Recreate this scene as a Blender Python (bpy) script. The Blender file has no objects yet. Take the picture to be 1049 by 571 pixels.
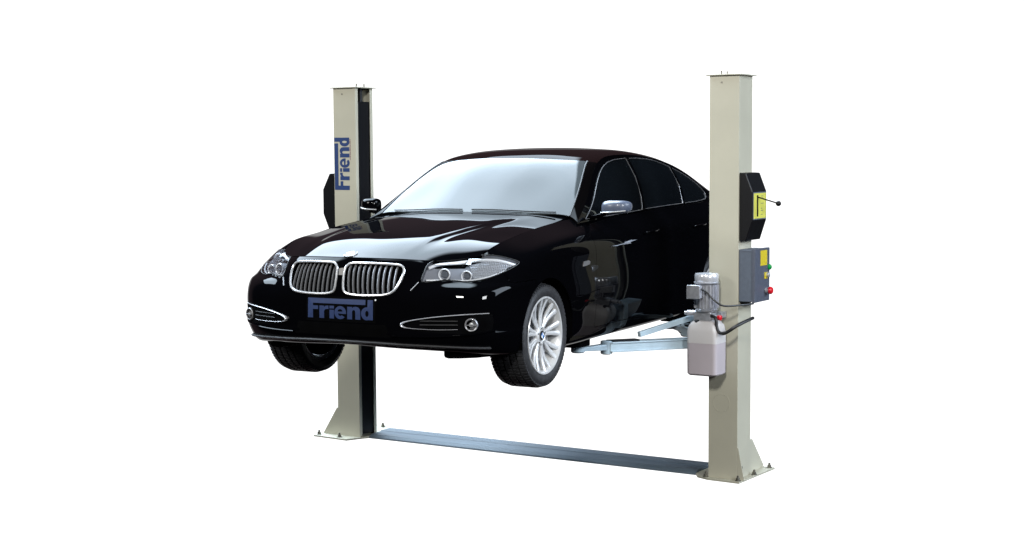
import bpy, bmesh, math, random
import numpy as np
from mathutils import Vector, Matrix
from mathutils.bvhtree import BVHTree
random.seed(4)
SC = bpy.context.scene
COL = SC.collection
PI = math.pi

# ------------------------------------------------------------------ materials
def mat(name, base, rough=0.5, metal=0.0, spec=0.5, coat=0.0, ior=1.5, trans=0.0, alpha=1.0,
        nscale=0, namt=0.0, bump=0.0, bscale=60, stretch=(1, 1, 1), coat_rough=0.02, rvar=0.0):
    m = bpy.data.materials.new(name); m.use_nodes = True
    nt = m.node_tree; N = nt.nodes; K = nt.links
    b = N['Principled BSDF']
    b.inputs['Base Color'].default_value = (*base, 1)
    b.inputs['Roughness'].default_value = rough
    b.inputs['Metallic'].default_value = metal
    b.inputs['Specular IOR Level'].default_value = spec
    b.inputs['IOR'].default_value = ior
    b.inputs['Coat Weight'].default_value = coat
    b.inputs['Coat Roughness'].default_value = coat_rough
    b.inputs['Transmission Weight'].default_value = trans
    b.inputs['Alpha'].default_value = alpha
    tc = N.new('ShaderNodeTexCoord'); mp = N.new('ShaderNodeMapping')
    mp.inputs['Scale'].default_value = stretch
    K.new(tc.outputs['Object'], mp.inputs['Vector'])
    if nscale:
        n = N.new('ShaderNodeTexNoise'); n.inputs['Scale'].default_value = nscale
        n.inputs['Detail'].default_value = 6
        K.new(mp.outputs['Vector'], n.inputs['Vector'])
        r = N.new('ShaderNodeValToRGB')
        r.color_ramp.elements[0].position = .3; r.color_ramp.elements[1].position = .7
        r.color_ramp.elements[0].color = (*[max(c * (1 - namt), 0) for c in base], 1)
        r.color_ramp.elements[1].color = (*[min(c * (1 + namt), 1) for c in base], 1)
        K.new(n.outputs['Fac'], r.inputs['Fac']); K.new(r.outputs['Color'], b.inputs['Base Color'])
        if rvar:
            mr = N.new('ShaderNodeMapRange')
            mr.inputs['To Min'].default_value = max(rough - rvar, 0); mr.inputs['To Max'].default_value = rough + rvar
            K.new(n.outputs['Fac'], mr.inputs['Value']); K.new(mr.outputs['Result'], b.inputs['Roughness'])
    if bump:
        n2 = N.new('ShaderNodeTexNoise'); n2.inputs['Scale'].default_value = bscale
        n2.inputs['Detail'].default_value = 4
        K.new(mp.outputs['Vector'], n2.inputs['Vector'])
        bp = N.new('ShaderNodeBump'); bp.inputs['Strength'].default_value = bump; bp.inputs['Distance'].default_value = .01
        K.new(n2.outputs['Fac'], bp.inputs['Height']); K.new(bp.outputs['Normal'], b.inputs['Normal'])
    return m

# ------------------------------------------------------------------ objects
def empty(name, label, cat, loc, rz=0.0, group=None):
    o = bpy.data.objects.new(name, None); COL.objects.link(o)
    o.location = loc; o.rotation_euler = (0, 0, rz); o.empty_display_size = .1
    o['label'] = label; o['category'] = cat
    if group: o['group'] = group
    return o

def obj(name, bm, m, parent=None, smooth=True, angle=35, solid=0.0, bevel=0.0, off=-1, label=None):
    me = bpy.data.meshes.new(name)
    if isinstance(bm, bmesh.types.BMesh):
        bmesh.ops.remove_doubles(bm, verts=bm.verts, dist=1e-6)
        bm.to_mesh(me); bm.free()
    else:
        me.from_pydata(bm[0], [], bm[1])
    for mm in (m if isinstance(m, (list, tuple)) else [m]): me.materials.append(mm)
    o = bpy.data.objects.new(name, me); COL.objects.link(o)
    if parent is not None: o.parent = parent
    if smooth:
        me.polygons.foreach_set('use_smooth', [True] * len(me.polygons))
        try: me.set_sharp_from_angle(angle=math.radians(angle))
        except Exception: pass
    if solid:
        s = o.modifiers.new('Solidify', 'SOLIDIFY'); s.thickness = solid; s.offset = off; s.use_even_offset = False
        e = o.modifiers.new('Edge Split', 'EDGE_SPLIT'); e.split_angle = math.radians(50); e.use_edge_sharp = False
    if bevel:
        s = o.modifiers.new('Bevel', 'BEVEL'); s.width = bevel; s.segments = 2; s.limit_method = 'ANGLE'
        s.angle_limit = math.radians(40)
    if label: o['label'] = label
    return o

def add_box(bm, x0, x1, y0, y1, z0, z1, M=None, mi=0):
    v = [bm.verts.new((x, y, z)) for x in (x0, x1) for y in (y0, y1) for z in (z0, z1)]
    if M is not None:
        for q in v: q.co = M @ q.co
    for f in ((0, 1, 3, 2), (4, 6, 7, 5), (0, 4, 5, 1), (2, 3, 7, 6), (0, 2, 6, 4), (1, 5, 7, 3)):
        bm.faces.new([v[i] for i in f]).material_index = mi
    return v

def BX(*a, M=None):
    bm = bmesh.new(); add_box(bm, *a, M=M); return bm

def basis(d, up=Vector((0, 0, 1))):
    d = Vector(d).normalized()
    if abs(d.dot(up)) > .98: up = Vector((1, 0, 0))
    a = up.cross(d).normalized(); b = d.cross(a)
    return a, b, d

def add_tube(bm, pts, r, n=10, closed=False, cap=True, flat=1.0, up=Vector((0, 0, 1)), mi=0):
    """tube along pts; r number or list; flat scales the second axis"""
    pts = [Vector(p) for p in pts]; k = len(pts); rings = []
    for i, p in enumerate(pts):
        if closed: d = pts[(i + 1) % k] - pts[i - 1]
        else: d = pts[min(i + 1, k - 1)] - pts[max(i - 1, 0)]
        a, b, _ = basis(d, up)
        rr = r[i] if isinstance(r, (list, tuple)) else r
        rings.append([bm.verts.new(p + a * (rr * math.cos(2 * PI * j / n)) + b * (rr * flat * math.sin(2 * PI * j / n))) for j in range(n)])
    for i in range(k if closed else k - 1):
        A, B = rings[i], rings[(i + 1) % k]
        for j in range(n): bm.faces.new((A[j], A[(j + 1) % n], B[(j + 1) % n], B[j])).material_index = mi
    if cap and not closed:
        bm.faces.new(rings[0][::-1]).material_index = mi; bm.faces.new(rings[-1]).material_index = mi

def add_lathe(bm, prof, c, axis, n=32, mi=0, a0=0.0, a1=2 * PI):
    """prof list of (axial, radius)"""
    a, b, d = basis(axis); c = Vector(c)
    full = abs(a1 - a0 - 2 * PI) < 1e-6; m = n if full else n + 1
    R = []
    for (h, r) in prof:
        if r < 1e-6: R.append([bm.verts.new(c + d * h)] * m)
        else: R.append([bm.verts.new(c + d * h + a * (r * math.cos(a0 + (a1 - a0) * j / n)) + b * (r * math.sin(a0 + (a1 - a0) * j / n))) for j in range(m)])
    for i in range(len(R) - 1):
        for j in range(n):
            k = (j + 1) % m
            q = [R[i][j], R[i][k], R[i + 1][k], R[i + 1][j]]
            u = []
            for t in q:
                if t not in u: u.append(t)
            if len(u) > 2:
                try: bm.faces.new(u).material_index = mi
                except ValueError: pass

def LATHE(prof, c, axis, n=32, **k):
    bm = bmesh.new(); add_lathe(bm, prof, c, axis, n, **k)
    bmesh.ops.recalc_face_normals(bm, faces=bm.faces); return bm

def add_prism(bm, poly, o, u, v, w, t, mi=0):
    """poly [(a,b)] in plane u,v at o, extruded t along w"""
    o, u, v, w = Vector(o), Vector(u), Vector(v), Vector(w)
    A = [bm.verts.new(o + u * a + v * b) for a, b in poly]
    B = [bm.verts.new(o + u * a + v * b + w * t) for a, b in poly]
    n = len(A)
    fs = [bm.faces.new(A[::-1]), bm.faces.new(B)]
    for i in range(n): fs.append(bm.faces.new((A[i], A[(i + 1) % n], B[(i + 1) % n], B[i])))
    for f in fs: f.material_index = mi
    return fs

def PRISM(*a, **k):
    bm = bmesh.new(); fs = add_prism(bm, *a, **k)
    bmesh.ops.recalc_face_normals(bm, faces=bm.faces); return bm

def smooth_curve(pts, n=8, closed=False):
    """Catmull-Rom through pts"""
    P = [Vector(p) for p in pts]; out = []; k = len(P)
    rng = range(k) if closed else range(k - 1)
    for i in rng:
        p0 = P[(i - 1) % k] if closed or i > 0 else P[0] * 2 - P[1]
        p1 = P[i]; p2 = P[(i + 1) % k]
        p3 = P[(i + 2) % k] if closed or i + 2 < k else P[-1] * 2 - P[-2]
        for j in range(n):
            t = j / n
            out.append(.5 * ((2 * p1) + (p2 - p0) * t + (2 * p0 - 5 * p1 + 4 * p2 - p3) * t * t + (3 * p1 - p0 - 3 * p2 + p3) * t ** 3))
    if not closed: out.append(P[-1].copy())
    return out

# ------------------------------------------------------------------ smooth surfaces
def spl_matrix(t, s):
    """natural cubic spline interpolation matrix"""
    t = np.asarray(t, float); s = np.asarray(s, float); m = len(t); h = np.diff(t)
    A = np.zeros((m, m)); R = np.zeros((m, m)); A[0, 0] = A[-1, -1] = 1
    for i in range(1, m - 1):
        A[i, i - 1] = h[i - 1]; A[i, i] = 2 * (h[i - 1] + h[i]); A[i, i + 1] = h[i]
        R[i, i - 1] += 6 / h[i - 1]; R[i, i] -= 6 / h[i - 1] + 6 / h[i]; R[i, i + 1] += 6 / h[i]
    Mx = np.linalg.solve(A, R)
    out = np.zeros((len(s), m))
    for r, x in enumerate(s):
        i = min(max(np.searchsorted(t, x) - 1, 0), m - 2); H = h[i]; a = (t[i + 1] - x) / H; b = (x - t[i]) / H
        out[r, i] += a; out[r, i + 1] += b
        out[r] += ((a ** 3 - a) * Mx[i] + (b ** 3 - b) * Mx[i + 1]) * H * H / 6
    return out

def chord(net, axis):
    d = np.linalg.norm(np.diff(net, axis=axis), axis=2)
    d = d.mean(axis=1 - axis) ** .8
    return np.concatenate([[0], np.cumsum(d)])

def refine(t, step):
    s = []
    for a, b in zip(t[:-1], t[1:]):
        n = max(1, int(math.ceil((b - a) / step)))
        s += [a + (b - a) * k / n for k in range(n)]
    return np.array(s + [t[-1]])

def surf(net, su, sv):
    tu, tv = chord(net, 0), chord(net, 1)
    u, v = refine(tu, su), refine(tv, sv)
    Au, Av = spl_matrix(tu, u), spl_matrix(tv, v)
    return np.einsum('ia,abk,jb->ijk', Au, net, Av)

def grid_faces(nu, nv, ok=None, flip=False):
    F = []
    for i in range(nu - 1):
        for j in range(nv - 1):
            if ok is None or ok(i, j):
                q = (i * nv + j, (i + 1) * nv + j, (i + 1) * nv + j + 1, i * nv + j + 1)
                F.append(q[::-1] if flip else q)
    return F

def outward(V, F, c=(0, 2.3, .6)):
    """make the faces of an open sheet look away from c"""
    s = 0; c = np.array(c)
    for f in F[::7]:
        p = [np.array(V[i]) for i in f]
        s += np.dot(np.cross(p[1] - p[0], p[2] - p[0]), sum(p) / len(p) - c)
    return [f[::-1] for f in F] if s < 0 else F

def shrink_edge(VF, d):
    """pull the open edge of a sheet in by d, leaving a panel gap"""
    V, F = VF; V = [Vector(v) for v in V]; cnt = {}; nb = {}
    for f in F:
        c = sum((V[i] for i in f), Vector()) / len(f)
        for a, b in zip(f, f[1:] + f[:1]):
            cnt[frozenset((a, b))] = cnt.get(frozenset((a, b)), 0) + 1
            nb.setdefault(a, []).append(c)
    acc = {}
    for e, k in cnt.items():
        if k > 1: continue
        a, b = tuple(e); ed = (V[b] - V[a]).normalized()
        cc = [c for c in nb[a] if c in nb[b]]
        c = cc[0] if cc else nb[a][0]
        w = c - V[a]; w = (w - ed * w.dot(ed)).normalized()
        for i in (a, b): acc.setdefault(i, []).append(w)
    for i, ws in acc.items():
        w = sum(ws, Vector())
        if w.length > 1e-6: V[i] = V[i] + w.normalized() * d
    return [tuple(v) for v in V], F

def sub_mesh(V, F):
    used = sorted({i for f in F for i in f}); mp = {a: b for b, a in enumerate(used)}
    return [tuple(V[i]) for i in used], [tuple(mp[i] for i in f) for f in F]

def patch(outline, o, u, v, w, bvh, off, step=.02, ring=None, back=False):
    """fill a 2D outline (in plane o,u,v), cut to a fine grid and lay it on the surface under it.
    w points from outside towards the surface."""
    o, u, v, w = Vector(o), Vector(u).normalized(), Vector(v).normalized(), Vector(w).normalized()
    bm = bmesh.new()
    f = bm.faces.new([bm.verts.new((a, b, 0)) for a, b in outline]); f.normal_update()
    bmesh.ops.triangulate(bm, faces=[f])
    bmesh.ops.dissolve_limit(bm, angle_limit=.01, verts=bm.verts, edges=bm.edges)
    xs = [p[0] for p in outline]; ys = [p[1] for p in outline]
    x = min(xs) + step
    while x < max(xs):
        bmesh.ops.bisect_plane(bm, geom=bm.verts[:] + bm.edges[:] + bm.faces[:], plane_co=(x, 0, 0), plane_no=(1, 0, 0), dist=1e-6); x += step
    y = min(ys) + step
    while y < max(ys):
        bmesh.ops.bisect_plane(bm, geom=bm.verts[:] + bm.edges[:] + bm.faces[:], plane_co=(0, y, 0), plane_no=(0, 1, 0), dist=1e-6); y += step
    for q in bm.verts:
        q.co = on(o + u * q.co.x + v * q.co.y, w, bvh, off)
    bmesh.ops.recalc_face_normals(bm, faces=bm.faces)
    s = sum((f.normal.dot(w) * f.calc_area() for f in bm.faces))
    if s > 0: bmesh.ops.reverse_faces(bm, faces=bm.faces)
    return bm

def on(p, w, bvh, off=0.0):
    p = Vector(p); w = Vector(w).normalized()
    hit = bvh.ray_cast(p - w * 1.5, w)
    if hit[0] is None:
        hit = bvh.find_nearest(p)
    n = hit[1]
    if n.dot(w) > 0: n = -n
    return hit[0] + n * off
# ================================================================== the frames the things stand in
CAR_O = Vector((-0.9868, 8.998, 0.8942)); CAR_YAW = -0.4731
LIFT_O = Vector((-1.3625, 12.6311, 0.0)); LIFT_YAW = -0.5522

# ------------------------------------------------------------------ materials
PAINT = mat('black_paint', (.0010, .0010, .0014), rough=.3, spec=.0, coat=.33, coat_rough=.006)
BLACK = mat('black_plastic', (.008, .008, .009), rough=.55, nscale=30, namt=.3)
MATTE = mat('matte_black', (.0013, .0013, .0015), rough=.9, spec=.02, nscale=12, namt=.3)
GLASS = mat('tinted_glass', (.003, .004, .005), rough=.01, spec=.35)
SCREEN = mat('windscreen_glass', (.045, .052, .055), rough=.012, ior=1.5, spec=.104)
CHROME = mat('chrome', (.62, .62, .63), rough=.22, metal=.6)
DULLCHROME = mat('satin_chrome', (.24, .24, .25), rough=.3, metal=.6)
SILVER = mat('silver_alloy', (.64, .64, .64), rough=.28, metal=.3, nscale=8, namt=.05)
RUBBER = mat('tyre_rubber', (.022, .022, .024), rough=.6, spec=.45, nscale=25, namt=.35, bump=.1)
STEEL = mat('steel', (.35, .35, .36), rough=.35, metal=1.0, nscale=20, namt=.15)
LENS = mat('clear_lens', (1, 1, 1), rough=.0, trans=1.0, ior=1.35)
LAMP = mat('lamp_reflector', (.78, .80, .84), rough=.2, metal=.08, spec=.8)
PROJ = mat('projector_glass', (.10, .11, .13), rough=.05, coat=1.0)
BAR = mat('grille_bar_metal', (.26, .26, .27), rough=.35, metal=.5)
CAP = mat('mirror_cap_sky_sheen', (.075, .09, .13), rough=.35, spec=.4, coat=.15)  # black mirror cap; the blue-grey colour stands in for its sky reflection
LAMPDARK = mat('lamp_bezel', (.20, .21, .24), rough=.3, metal=.0)
BLUE = mat('sign_blue', (.028, .075, .23), rough=.45, nscale=40, namt=.08)
WHITE = mat('badge_white', (.8, .82, .85), rough=.3)
SKYBLUE = mat('badge_blue', (.05, .2, .55), rough=.3)
AMBER = mat('amber_plastic', (.5, .12, .01), rough=.25)
RED = mat('red_lamp', (.25, .004, .004), rough=.15)

# ------------------------------------------------------------------ the car
car = empty('sedan_car', 'glossy black four-door saloon raised between the two lift posts', 'car', CAR_O, CAR_YAW)

# side band from front centre to rear centre: rows bottom to top
S = lambda y, ztop, xtop, z5, x5, x4=.930, x3=.935, x2=.922, x1=.885, zb=.215, dy=0: \
    [(x1 - .09, y, zb - .02), (x1, y, zb), (x2, y, .35), (x3, y, .51), (x4, y, .66), (x5, y, z5), (xtop, y + dy, ztop)]
W = [
 [(0, .15, .300), (0, .035, .295), (0, -.015, .345), (0, -.025, .50), (0, -.015, .60), (0, .015, .735), (0, .055, .800)],
 [(.20, .155, .295), (.20, .04, .290), (.20, -.01, .345), (.20, -.02, .50), (.20, -.01, .60), (.20, .025, .733), (.20, .075, .798)],
 [(.38, .18, .290), (.40, .065, .283), (.405, .015, .345), (.405, .010, .50), (.405, .022, .60), (.40, .085, .725), (.40, .140, .790)],
 [(.56, .26, .280), (.59, .14, .272), (.605, .085, .345), (.61, .080, .50), (.607, .10, .60), (.595, .19, .712), (.56, .255, .782)],
 [(.70, .38, .268), (.765, .25, .255), (.79, .19, .345), (.803, .18, .50), (.797, .20, .60), (.765, .315, .708), (.692, .405, .803)],
 [(.79, .56, .25), (.860, .40, .240), (.888, .335, .345), (.900, .325, .50), (.892, .35, .61), (.852, .455, .740), (.720, .53, .855)],
 [(.82, .72, .24), (.892, .60, .235), (.920, .56, .345), (.930, .56, .50), (.924, .585, .63), (.884, .67, .785), (.717, .78, .893)],
 S(.86, .917, .714, .815, .902, .932, .936, .925, .895, .235, .09),
 S(1.20, .946, .712, .845, .905, .934, .938, .925, .90, .22, .03),
 S(1.62, .974, .735, .850, .908, .931, .938, .925, .90, .22, .02),
 S(2.20, .972, .797, .850, .908, .929, .935),
 S(2.90, .990, .788, .860, .904, .929, .935),
 S(3.50, 1.000, .776, .868, .902, .929, .935),
 S(4.00, 1.010, .755, .878, .890, .920, .928, .915, .875, .23),
 S(4.40, 1.010, .720, .885, .850, .890, .902, .885, .845, .25),
 [(.66, 4.60, .27), (.78, 4.70, .27), (.83, 4.71, .36), (.845, 4.71, .52), (.825, 4.70, .70), (.775, 4.69, .885), (.655, 4.66, 1.00)],
 [(.56, 4.70, .27), (.64, 4.82, .29), (.68, 4.86, .37), (.69, 4.865, .52), (.67, 4.85, .70), (.63, 4.82, .885), (.545, 4.79, .995)],
 [(.30, 4.75, .27), (.32, 4.87, .29), (.34, 4.905, .37), (.34, 4.91, .52), (.33, 4.89, .70), (.31, 4.86, .885), (.28, 4.84, .995)],
 [(0, 4.76, .27), (0, 4.88, .29), (0, 4.915, .37), (0, 4.92, .52), (0, 4.90, .70), (0, 4.87, .885), (0, 4.85, .995)],
]
def flange(col):
    x, y, z = col[-1]
    k = .97 if abs(x) > .1 else 1
    return col + [(x * k, y + (.03 if y < .6 else (-.03 if y > 4.6 else 0)), z - .03)]
W = [c[:6] + [tuple(.5 * (a + b) + e for a, b, e in zip(c[5], c[6], (.004, 0, .006)))] + c[6:] for c in W]
for c in W[:1] + W[-1:]: c[6] = (0,) + c[6][1:]
net = np.array(W, float)                                     # right half, front to rear
mir = net[1:][::-1] * np.array([-1, 1, 1])
full = np.concatenate([mir, net], 0)                         # rear centre - left - front centre - right - rear centre
side = surf(full, .018, .012)
# folds pressed into the nose: one under the headlights, one low on the bumper
for q in side.reshape(-1, 3):
    if q[1] < 1.0:
        o = np.array([q[0], q[1] - .95]); o /= np.linalg.norm(o)
        ax = abs(q[0]); k = min(max((ax - .52) / .12, 0), 1) * min(max((.80 - q[1]) / .3, 0), 1)
        dz = q[2] - .640
        a = .013 * k * (math.exp(-(dz / .05) ** 2) if dz < 0 else max(0, 1 - dz / .022))
        dz = q[2] - .375; k2 = min(max((ax - .28) / .10, 0), 1) * min(max((.62 - q[1]) / .2, 0), 1)
        a += .008 * k2 * (math.exp(-(dz / .05) ** 2) if dz < 0 else max(0, 1 - dz / .018))
        q[0] += o[0] * a; q[1] += o[1] * a
fl = side[:, -1:].copy()
fl[..., 2] -= .03; fl[..., 0] *= .975
fl[..., 1] += np.where(fl[..., 1] < .5, .03, np.where(fl[..., 1] > 4.6, -.03, 0))
side = np.concatenate([side, fl], 1)
NU, NV = side.shape[:2]
ARCH = [(.836, .305, .345), (3.80, .305, .350)]              # wheel openings (y, z, radius)
V = side.reshape(-1, 3).copy()
def in_arch(p, m=0.0):
    if abs(p[0]) < .6: return None
    for a in ARCH:
        if math.hypot(p[1] - a[0], p[2] - a[1]) < a[2] + m: return a
    return None
def face_c(i, j): return side[i:i + 2, j:j + 2].reshape(4, 3).mean(0)
DOOR = [(1.52, 2.66, 'front'), (2.68, 3.62, 'rear')]
zone = {}
for i in range(NU - 1):
    for j in range(NV - 1):
        c = face_c(i, j)
        if in_arch(c): zone[i, j] = 'none'; continue
        z = 'body'
        ax = abs(c[0])
        if c[1] < .40 or (c[1] < .66 and c[2] < .655): z = 'front_bumper'
        elif c[1] > 4.42 and c[2] < .66: z = 'rear_bumper'
        elif ax > .7:
            lo = .285
            if 1.53 < c[1] < 2.655 and c[2] > lo: z = 'front_door'
            elif 2.655 < c[1] < 3.60 and c[2] > lo and math.hypot(c[1] - 3.80, c[2] - .305) > .43: z = 'rear_door'
        if z.endswith('door'): z += 'R' if c[0] > 0 else 'L'
        zone[i, j] = z
# snap the rim of the wheel openings onto true circles
for i in range(NU):
    for j in range(NV):
        p = V[i * NV + j]
        a = in_arch(p, .03)
        if not a: continue
        near = [zone.get((i + di, j + dj)) for di in (-1, 0) for dj in (-1, 0)]
        if 'none' in near and any(n not in ('none', None) for n in near):
            d = math.hypot(p[1] - a[0], p[2] - a[1])
            if d > 1e-3 and abs(d - a[2]) < .04 :
                p[1] = a[0] + (p[1] - a[0]) * a[2] / d; p[2] = a[1] + (p[2] - a[1]) * a[2] / d
allF = grid_faces(NU, NV)
BODY = BVHTree.FromPolygons([tuple(p) for p in side.reshape(-1, 3)], allF)
GRILLE_DX = -.012
GRILLE_Z = [(x * .955 + .016, z) for x, z in
         [(.013, .640), (.010, .700), (.014, .742), (.032, .762), (.064, .770), (.184, .770), (.299, .766), (.359, .760), (.384, .744),
          (.390, .708), (.370, .640), (.334, .606), (.274, .594), (.174, .590), (.089, .592), (.039, .600), (.020, .614)]]
LAMP_Z = [(.479, .672), (.480, .724), (.492, .766), (.527, .786), (.600, .796), (.69, .806), (.767, .806), (.818, .793), (.872, .764),
          (.870, .738), (.839, .712), (.802, .690), (.758, .676), (.697, .670), (.652, .675), (.60, .680), (.557, .676)]
def in_poly(x, y, P):
    c = False
    for (a, b), (d, e) in zip(P, P[1:] + P[:1]):
        if (b > y) != (e > y) and x < (d - a) * (y - b) / (e - b) + a: c = not c
    return c
# the bumper is sunk behind the grilles, the wings behind the headlights
for q in V:
    if q[1] < .62:
        ax = abs(q[0])
        if q[1] < .3 and in_poly(abs(q[0] - GRILLE_DX), q[2], GRILLE_Z): q[1] += .045
        elif in_poly(ax, q[2], LAMP_Z): q[0] -= math.copysign(.034, q[0]); q[1] += .040
def zone_faces(z): return grid_faces(NU, NV, lambda i, j: zone[i, j] == z)
parts = {}
for z, nm in (('body', 'body_side'), ('front_bumper', 'front_bumper'), ('rear_bumper', 'rear_bumper'),
              ('front_doorR', 'front_door'), ('front_doorL', 'front_door'), ('rear_doorR', 'rear_door'), ('rear_doorL', 'rear_door')):
    parts[z] = obj(nm, shrink_edge(sub_mesh(V, zone_faces(z)), .0018), PAINT, car, solid=.006, angle=60)

# bonnet
H = [
 [(0, .055, .803), (.20, .077, .801), (.40, .142, .793), (.56, .257, .785), (.692, .408, .804)],
 [(0, .28, .872), (.20, .29, .872), (.41, .335, .862), (.58, .43, .852), (.718, .54, .856)],
 [(0, .60, .932), (.20, .61, .930), (.42, .65, .918), (.59, .72, .904), (.716, .785, .894)],
 [(0, 1.00, .978), (.20, 1.00, .976), (.42, 1.01, .962), (.59, 1.02, .943), (.713, 1.04, .926)],
 [(0, 1.30, 1.003), (.20, 1.31, 1.001), (.42, 1.33, .990), (.59, 1.36, .973), (.712, 1.38, .958)],
 [(0, 1.47, 1.014), (.20, 1.485, 1.013), (.42, 1.52, 1.005), (.58, 1.57, .994), (.690, 1.63, .984)],
]
hn = np.array(H, float)
hn = np.concatenate([hn[:, 1:][:, ::-1] * np.array([-1, 1, 1]), hn], 1)
hood = surf(hn, .03, .03)
# two shallow creases running back from the grille give the bonnet its raised middle
for p in hood.reshape(-1, 3):
    y = p[1]; xc = .30 + .17 * (y / 1.5)
    d = abs(p[0]) - xc
    f = min(max((y - .10) / .35, 0), 1) * min(max((1.5 - y) / .35, 0), 1)
    p[2] += f * (.009 if d < 0 else .009 * math.exp(-(d / .035) ** 2) )
    p[2] -= .004 * f * math.exp(-((d - .06) / .05) ** 2)
HU, HV = hood.shape[:2]
hoodF = outward(hood.reshape(-1, 3), grid_faces(HU, HV))
obj('bonnet', shrink_edge(([tuple(p) for p in hood.reshape(-1, 3)], hoodF), .002), PAINT, car, solid=.012, angle=60)
HOOD = BVHTree.FromPolygons([tuple(p) for p in hood.reshape(-1, 3)], hoodF)

# greenhouse and roof
Cn = [
 [(.790, 1.55, .955), (.717, 1.59, .990), (.46, 1.53, 1.004), (.2, 1.475, 1.008), (0, 1.465, 1.008)],
 [(.735, 1.83, 1.102), (.670, 1.82, 1.135), (.43, 1.76, 1.145), (.2, 1.71, 1.15), (0, 1.70, 1.15)],
 [(.660, 2.08, 1.250), (.606, 2.055, 1.273), (.40, 1.985, 1.282), (.19, 1.94, 1.288), (0, 1.93, 1.288)],
 [(.610, 2.31, 1.345), (.560, 2.25, 1.354), (.38, 2.19, 1.368), (.18, 2.155, 1.378), (0, 2.145, 1.380)],
 [(.598, 2.63, 1.382), (.54, 2.63, 1.400), (.37, 2.56, 1.418), (.18, 2.52, 1.426), (0, 2.51, 1.428)],
 [(.600, 3.05, 1.375), (.54, 3.03, 1.398), (.37, 3.02, 1.420), (.18, 3.01, 1.430), (0, 3.0, 1.433)],
 [(.608, 3.45, 1.337), (.55, 3.42, 1.362), (.37, 3.41, 1.388), (.18, 3.40, 1.400), (0, 3.4, 1.403)],
 [(.628, 3.82, 1.262), (.56, 3.76, 1.298), (.37, 3.72, 1.335), (.18, 3.70, 1.35), (0, 3.7, 1.353)],
 [(.655, 4.12, 1.165), (.58, 4.08, 1.188), (.37, 4.04, 1.205), (.18, 4.02, 1.21), (0, 4.02, 1.212)],
 [(.705, 4.46, 1.030), (.60, 4.44, 1.035), (.38, 4.44, 1.045), (.18, 4.43, 1.05), (0, 4.43, 1.05)],
]
cn = np.array(Cn, float)
arch = cn[:, 0].copy()
cfull = np.concatenate([cn[:, 1:][:, ::-1] * np.array([-1, 1, 1]), cn], 1)
# order left edge -> right edge
cfull = np.concatenate([(cn * np.array([-1, 1, 1])), cn[:, :-1][:, ::-1]], 1)
can = surf(cfull, .035, .03)
CU, CV = can.shape[:2]
canV = [tuple(p) for p in can.reshape(-1, 3)]
canF = outward(canV, grid_faces(CU, CV))
CAN = BVHTree.FromPolygons(canV, canF)
tu, tv = chord(cfull, 0), chord(cfull, 1)
uu, vv = refine(tu, .035), refine(tv, .03)
HEAD = tu[3] - .075
def can_zone(i, j):
    u, v = uu[i] + 1e-6, vv[j] + 1e-6; mid = tv[1] < v < tv[7]
    if mid and u < HEAD: return 'windscreen'
    if mid and tu[7] < u: return 'rear_screen'
    if u < HEAD: return 'pillar'
    return 'roof'
def can_part(z): return sub_mesh(canV, outward(canV, grid_faces(CU, CV, lambda i, j: can_zone(i, j) == z)))
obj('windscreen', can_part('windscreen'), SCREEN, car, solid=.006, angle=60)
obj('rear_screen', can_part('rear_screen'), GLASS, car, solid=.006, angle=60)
PILP = mat('pillar_paint', (.0015, .0013, .0014), rough=.3, spec=0, coat=.13, coat_rough=.03)
ROOFP = mat('roof_brown_sheen', (.006, .003, .003), rough=.3, spec=.0, coat=.13, coat_rough=.03)  # black roof, the brown of its reflections put into the base colour
pil = can_part('pillar')
for s in (1, -1):
    F_ = [f for f in pil[1] if sum(pil[0][i][0] for i in f) * s > 0]
    obj('windscreen_pillar', sub_mesh(pil[0], F_), PILP, car, solid=.02, angle=60)
seal = [i * CV + next(j for j in range(CV) if vv[j] >= tv[1] - 1e-6) for i in range(CU) if uu[i] <= HEAD + .03]
for s in (1, -1):
    bm = bmesh.new(); add_tube(bm, [Vector((canV[i][0] * -s, canV[i][1], canV[i][2])) for i in seal], .006, n=6); obj('windscreen_seal', bm, BLACK, car)
obj('roof', can_part('roof'), ROOFP, car, solid=.02, angle=60)
# window frames: from the belt line up to the roof edge
BELT = np.array([(.795, 1.55, .945), (.797, 1.85, .960), (.797, 2.11, .970), (.795, 2.34, .978), (.791, 2.64, .985),
                 (.785, 3.05, .993), (.777, 3.45, .999), (.765, 3.82, 1.006), (.745, 4.12, 1.012), (.715, 4.46, 1.010)])
WS = {}
for s in (1, -1):
    nt_ = []
    for b, a in zip(BELT, arch):
        h = a[2] - b[2]
        row = []
        for t in (0, .33, .66, 1):
            q = b * (1 - t) + a * t
            q = q + np.array([.035 * 4 * t * (1 - t) * min(h / .38, 1), 0, 0])
            row.append((q[0] * s, q[1], q[2]))
        nt_.append(row)
    gs = surf(np.array(nt_), .035, .03)
    Vv = [tuple(p) for p in gs.reshape(-1, 3)]
    F = outward(Vv, grid_faces(*gs.shape[:2]))
    WS[s] = BVHTree.FromPolygons(Vv, F)
    obj('window_frame', (Vv, F), PAINT, car, solid=-.02 if False else .015, angle=60)
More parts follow.
